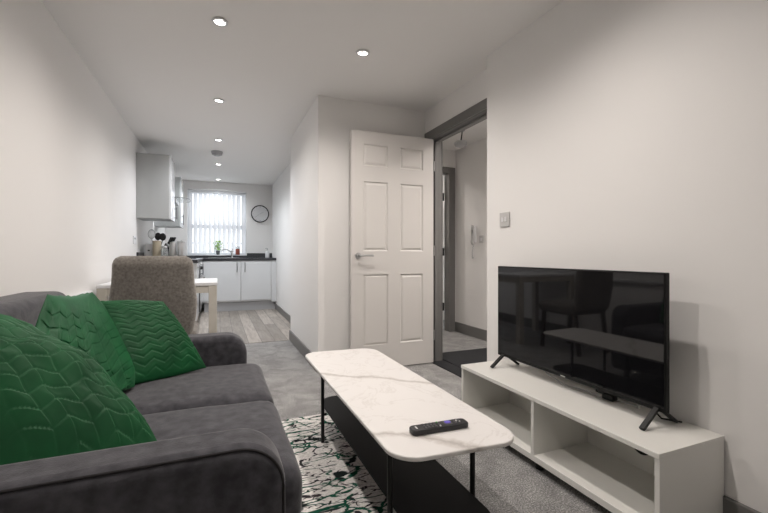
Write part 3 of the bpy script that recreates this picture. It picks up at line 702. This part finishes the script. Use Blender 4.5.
# things on the worktop
ZW = .905
t = thing('utensil_pot', (-.66, 5.42, ZW), 'beige pot of steel and black cooking utensils on the worktop', 'utensil pot')
bm = bmn(); lathe(bm, (-.66, 5.42, ZW), [(.044, 0), (.047, .01), (.047, .222), (.043, .222), (.043, .02)]); obj('pot', bm, 'wood', t, smooth='angle')
def utensil(label, base, tip, m, head, cat):
    u = thing('kitchen_utensil', base, label, cat, 'utensils standing in the pot')
    bm = bmn(); tube(bm, [base, tip], .005, 8); obj('handle', bm, m, u, smooth=True)
    bm = bmn(); tp = Vector(tip)
    if head == 'whisk':
        for k in range(6):
            a = math.pi * k / 6
            tube(bm, [tp + Vector((.038 * math.sin(q) * math.cos(a), .038 * math.sin(q) * math.sin(a), .05 - .055 * math.cos(q))) for q in [i * math.pi * 2 / 24 for i in range(25)]], .0018, 6)
    else:
        bmesh.ops.create_uvsphere(bm, u_segments=18, v_segments=10, radius=1)
        for v in bm.verts: v.co = Vector((v.co.x * .036, v.co.y * .012, v.co.z * .045)) + tp + Vector((0, 0, .03))
    obj('head', bm, 'steel' if head == 'whisk' else m, u, smooth=True)
utensil('wire whisk standing at the left of the utensil pot', (-.675, 5.415, ZW + .03), (-.712, 5.40, ZW + .25), 'steel', 'whisk', 'whisk')
utensil('black serving spoon standing upright in the utensil pot', (-.66, 5.43, ZW + .03), (-.65, 5.44, ZW + .245), 'black', 'spoon', 'spoon')
utensil('black ladle leaning right out of the utensil pot', (-.65, 5.42, ZW + .03), (-.60, 5.43, ZW + .24), 'black', 'spoon', 'ladle')
# knife block
t = thing('knife_block', (-.60, 5.62, ZW), 'black knife block with angled knives beside the utensil pot', 'knife block')
rt = Matrix.Rotation(R(20), 3, 'Y')
bm = bmn(); prism(bm, [(-.66, ZW), (-.54, ZW), (-.51, ZW + .17), (-.59, ZW + .20)], 'y', 5.57, 5.67); obj('block', bm, 'black', t, .004)
for k in range(3):
    for j in range(2):
        p = Vector((-.57 + k * .022 - j * .0, 5.595 + j * .045, ZW + .175)); bm = bmn(); bar(bm, p, p + Vector((.045, 0, .10)), .014, .018); obj('knife_handle', bm, 'black', t, .003)
t = thing('glass_jar', (-.575, 5.36, ZW), 'clear glass jar with metal lid left of the kettle', 'jar')
bm = bmn(); lathe(bm, (-.575, 5.36, ZW), [(.035, 0), (.038, .01), (.038, .12), (.03, .14), (.027, .14), (.034, .118), (.034, .012)]); obj('jar', bm, 'glassy', t, smooth='angle')
bm = bmn(); lathe(bm, (-.575, 5.36, ZW + .14), [(.032, 0), (.033, .016), (.03, .02)]); obj('lid', bm, 'steel', t, smooth='angle')
t = thing('kettle', (-.49, 5.52, ZW), 'brushed steel kettle on the worktop behind the chair', 'kettle')
bm = bmn(); lathe(bm, (-.49, 5.52, ZW), [(.06, 0), (.062, .02), (.055, .12), (.045, .20), (.042, .21), (.01, .222)]); obj('body', bm, 'steel', t, smooth='angle')
bm = bmn(); tube(bm, [(-.44, 5.52, ZW + .20), (-.40, 5.52, ZW + .19), (-.39, 5.52, ZW + .12), (-.43, 5.52, ZW + .05)], .009); obj('handle', bm, 'greyplastic', t, smooth=True)
bm = bmn(); tube(bm, [(-.53, 5.52, ZW + .15), (-.565, 5.52, ZW + .19)], [.016, .009]); obj('spout', bm, 'steel', t, smooth=True)
t = thing('canister', (-.40, 5.42, ZW), 'tall steel canister right of the kettle on the worktop', 'canister')
bm = bmn(); lathe(bm, (-.40, 5.42, ZW), [(.043, 0), (.045, .005), (.045, .20), (.043, .205)]); obj('body', bm, 'steel', t, smooth='angle')
bm = bmn(); lathe(bm, (-.40, 5.42, ZW + .206), [(.046, 0), (.046, .012), (.01, .016), (.008, .025)]); obj('lid', bm, 'steel', t, smooth='angle')
t = thing('toaster', (-.74, 5.58, ZW), 'white toaster in the corner of the worktop behind the utensils', 'toaster')
bx('body', (-.80, 5.47, ZW), (-.70, 5.72, ZW + .19), 'plastic', t, .02, seg=3); bx('lever', (-.76, 5.455, ZW + .10), (-.74, 5.47, ZW + .115), 'black', t)
# sink end
tp = thing('kitchen_tap', (.245, 7.79, ZW), 'chrome sink tap with long spout in front of the window', 'tap')
bm = bmn(); cyl(bm, (.245, 7.79, ZW), (.245, 7.79, ZW + .13), .019); obj('body', bm, 'chrome', tp, smooth='angle')
bm = bmn(); tube(bm, [(.245, 7.79, ZW + .09), (.20, 7.77, ZW + .13), (.15, 7.74, ZW + .15), (.09, 7.70, ZW + .145), (.07, 7.68, ZW + .12)], .010); obj('spout', bm, 'chrome', tp, smooth=True)
bm = bmn(); tube(bm, [(.245, 7.79, ZW + .13), (.25, 7.76, ZW + .165)], .007); obj('lever', bm, 'chrome', tp, smooth=True)
sk = thing('sink', (.12, 7.55, ZW), 'steel sink set in the worktop under the window', 'sink')
bm = bmn(); box(bm, (-.15, 7.36, ZW), (.36, 7.76, ZW + .004)); obj('rim', bm, 'steel', sk, .001)
ZS = WZ0 + .018
pl = thing('potted_plant', (.011, 7.884, ZS), 'small green plant in a dark pot on the window sill', 'plant')
bm = bmn(); lathe(bm, (.011, 7.884, ZS), [(.026, 0), (.036, .075), (.032, .075), (.03, .06)]); obj('pot', bm, 'pot', pl, smooth='angle')
bm = bmn()
for k in range(260):
    a = random.uniform(0, 6.28); rr = .095 * random.random() ** .5; zz = random.uniform(.08, .24)
    f = max(.15, 1 - abs(zz - .15) / .12) ** .5; c = Vector((.011 + rr * f * math.cos(a), 7.89 + rr * .3 * f * math.sin(a), ZS + zz))
    n = Vector((math.cos(a), math.sin(a) * .5, random.uniform(-.2, .9))).normalized() * random.uniform(.022, .040); s = n.cross(Vector((0, 0, 1))).normalized() * .012
    v = [bm.verts.new(c), bm.verts.new(c + n * .5 + s), bm.verts.new(c + n), bm.verts.new(c + n * .5 - s)]; bm.faces.new(v)
obj('foliage', bm, 'leaf', pl)
bm = bmn()
for k in range(6): tube(bm, [(.011, 7.884, ZS + .06), (.011 + .015 * math.cos(k), 7.89 + .01 * math.sin(k), ZS + .13), (.011 + .03 * math.cos(k), 7.89 + .015 * math.sin(k), ZS + .18)], .0015, 5)
obj('stems', bm, 'leaf', pl)
cn = thing('candle', (.345, 7.884, ZS), 'red brown jar candle with pale top on the window sill', 'candle')
bm = bmn(); lathe(bm, (.345, 7.884, ZS), [(.036, 0), (.038, .01), (.038, .10), (.034, .104)]); obj('jar', bm, 'candle', cn, smooth='angle')
bm = bmn(); lathe(bm, (.345, 7.884, ZS + .104), [(.034, 0), (.037, .003), (.037, .045), (.034, .045), (.034, .008)]); obj('rim', bm, 'glassy', cn, smooth='angle')
so = thing('soap_dispenser', (.86, 7.76, ZW), 'white soap dispenser at the right end of the worktop', 'soap dispenser')
bm = bmn(); lathe(bm, (.86, 7.76, ZW), [(.036, 0), (.038, .01), (.038, .10), (.026, .12), (.012, .125), (.012, .14)]); obj('bottle', bm, 'plastic', so, smooth='angle')
bm = bmn(); cyl(bm, (.86, 7.76, ZW + .14), (.86, 7.76, ZW + .175), .009); tube(bm, [(.86, 7.76, ZW + .175), (.835, 7.75, ZW + .178), (.825, 7.745, ZW + .17)], .006); obj('pump', bm, 'greyplastic', so, smooth='angle')
# clock
ck = thing('wall_clock', (.74, YK, 1.565), 'round wall clock with dark rim right of the kitchen window', 'clock')
cx, cz = .740, 1.728
bm = bmn(); cyl(bm, (cx, YK - .001, cz), (cx, YK - .022, cz), .150, seg=48); obj('face', bm, 'face', ck, smooth='angle')
bm = bmn(); pts = [(cx + .153 * math.cos(a), YK - .018, cz + .153 * math.sin(a)) for a in [i * 2 * math.pi / 48 for i in range(49)]]; tube(bm, pts, .010, 8); obj('rim', bm, 'bezel', ck, smooth=True)
for k in range(12):
    a = R(30 * k); bm = bmn(); bar(bm, (cx + .118 * math.sin(a), YK - .0235, cz + .118 * math.cos(a)), (cx + .134 * math.sin(a), YK - .0235, cz + .134 * math.cos(a)), .005, .002); obj('hour_mark', bm, 'bezel', ck)
for nm, a, L, wd_ in (('hour_hand', 62, .07, .013), ('minute_hand', 233, .11, .010)):
    a = R(a); bm = bmn(); bar(bm, (cx - .01 * math.sin(a), YK - .026, cz - .01 * math.cos(a)), (cx + L * math.sin(a), YK - .026, cz + L * math.cos(a)), wd_, .002); obj(nm, bm, 'bezel', ck)
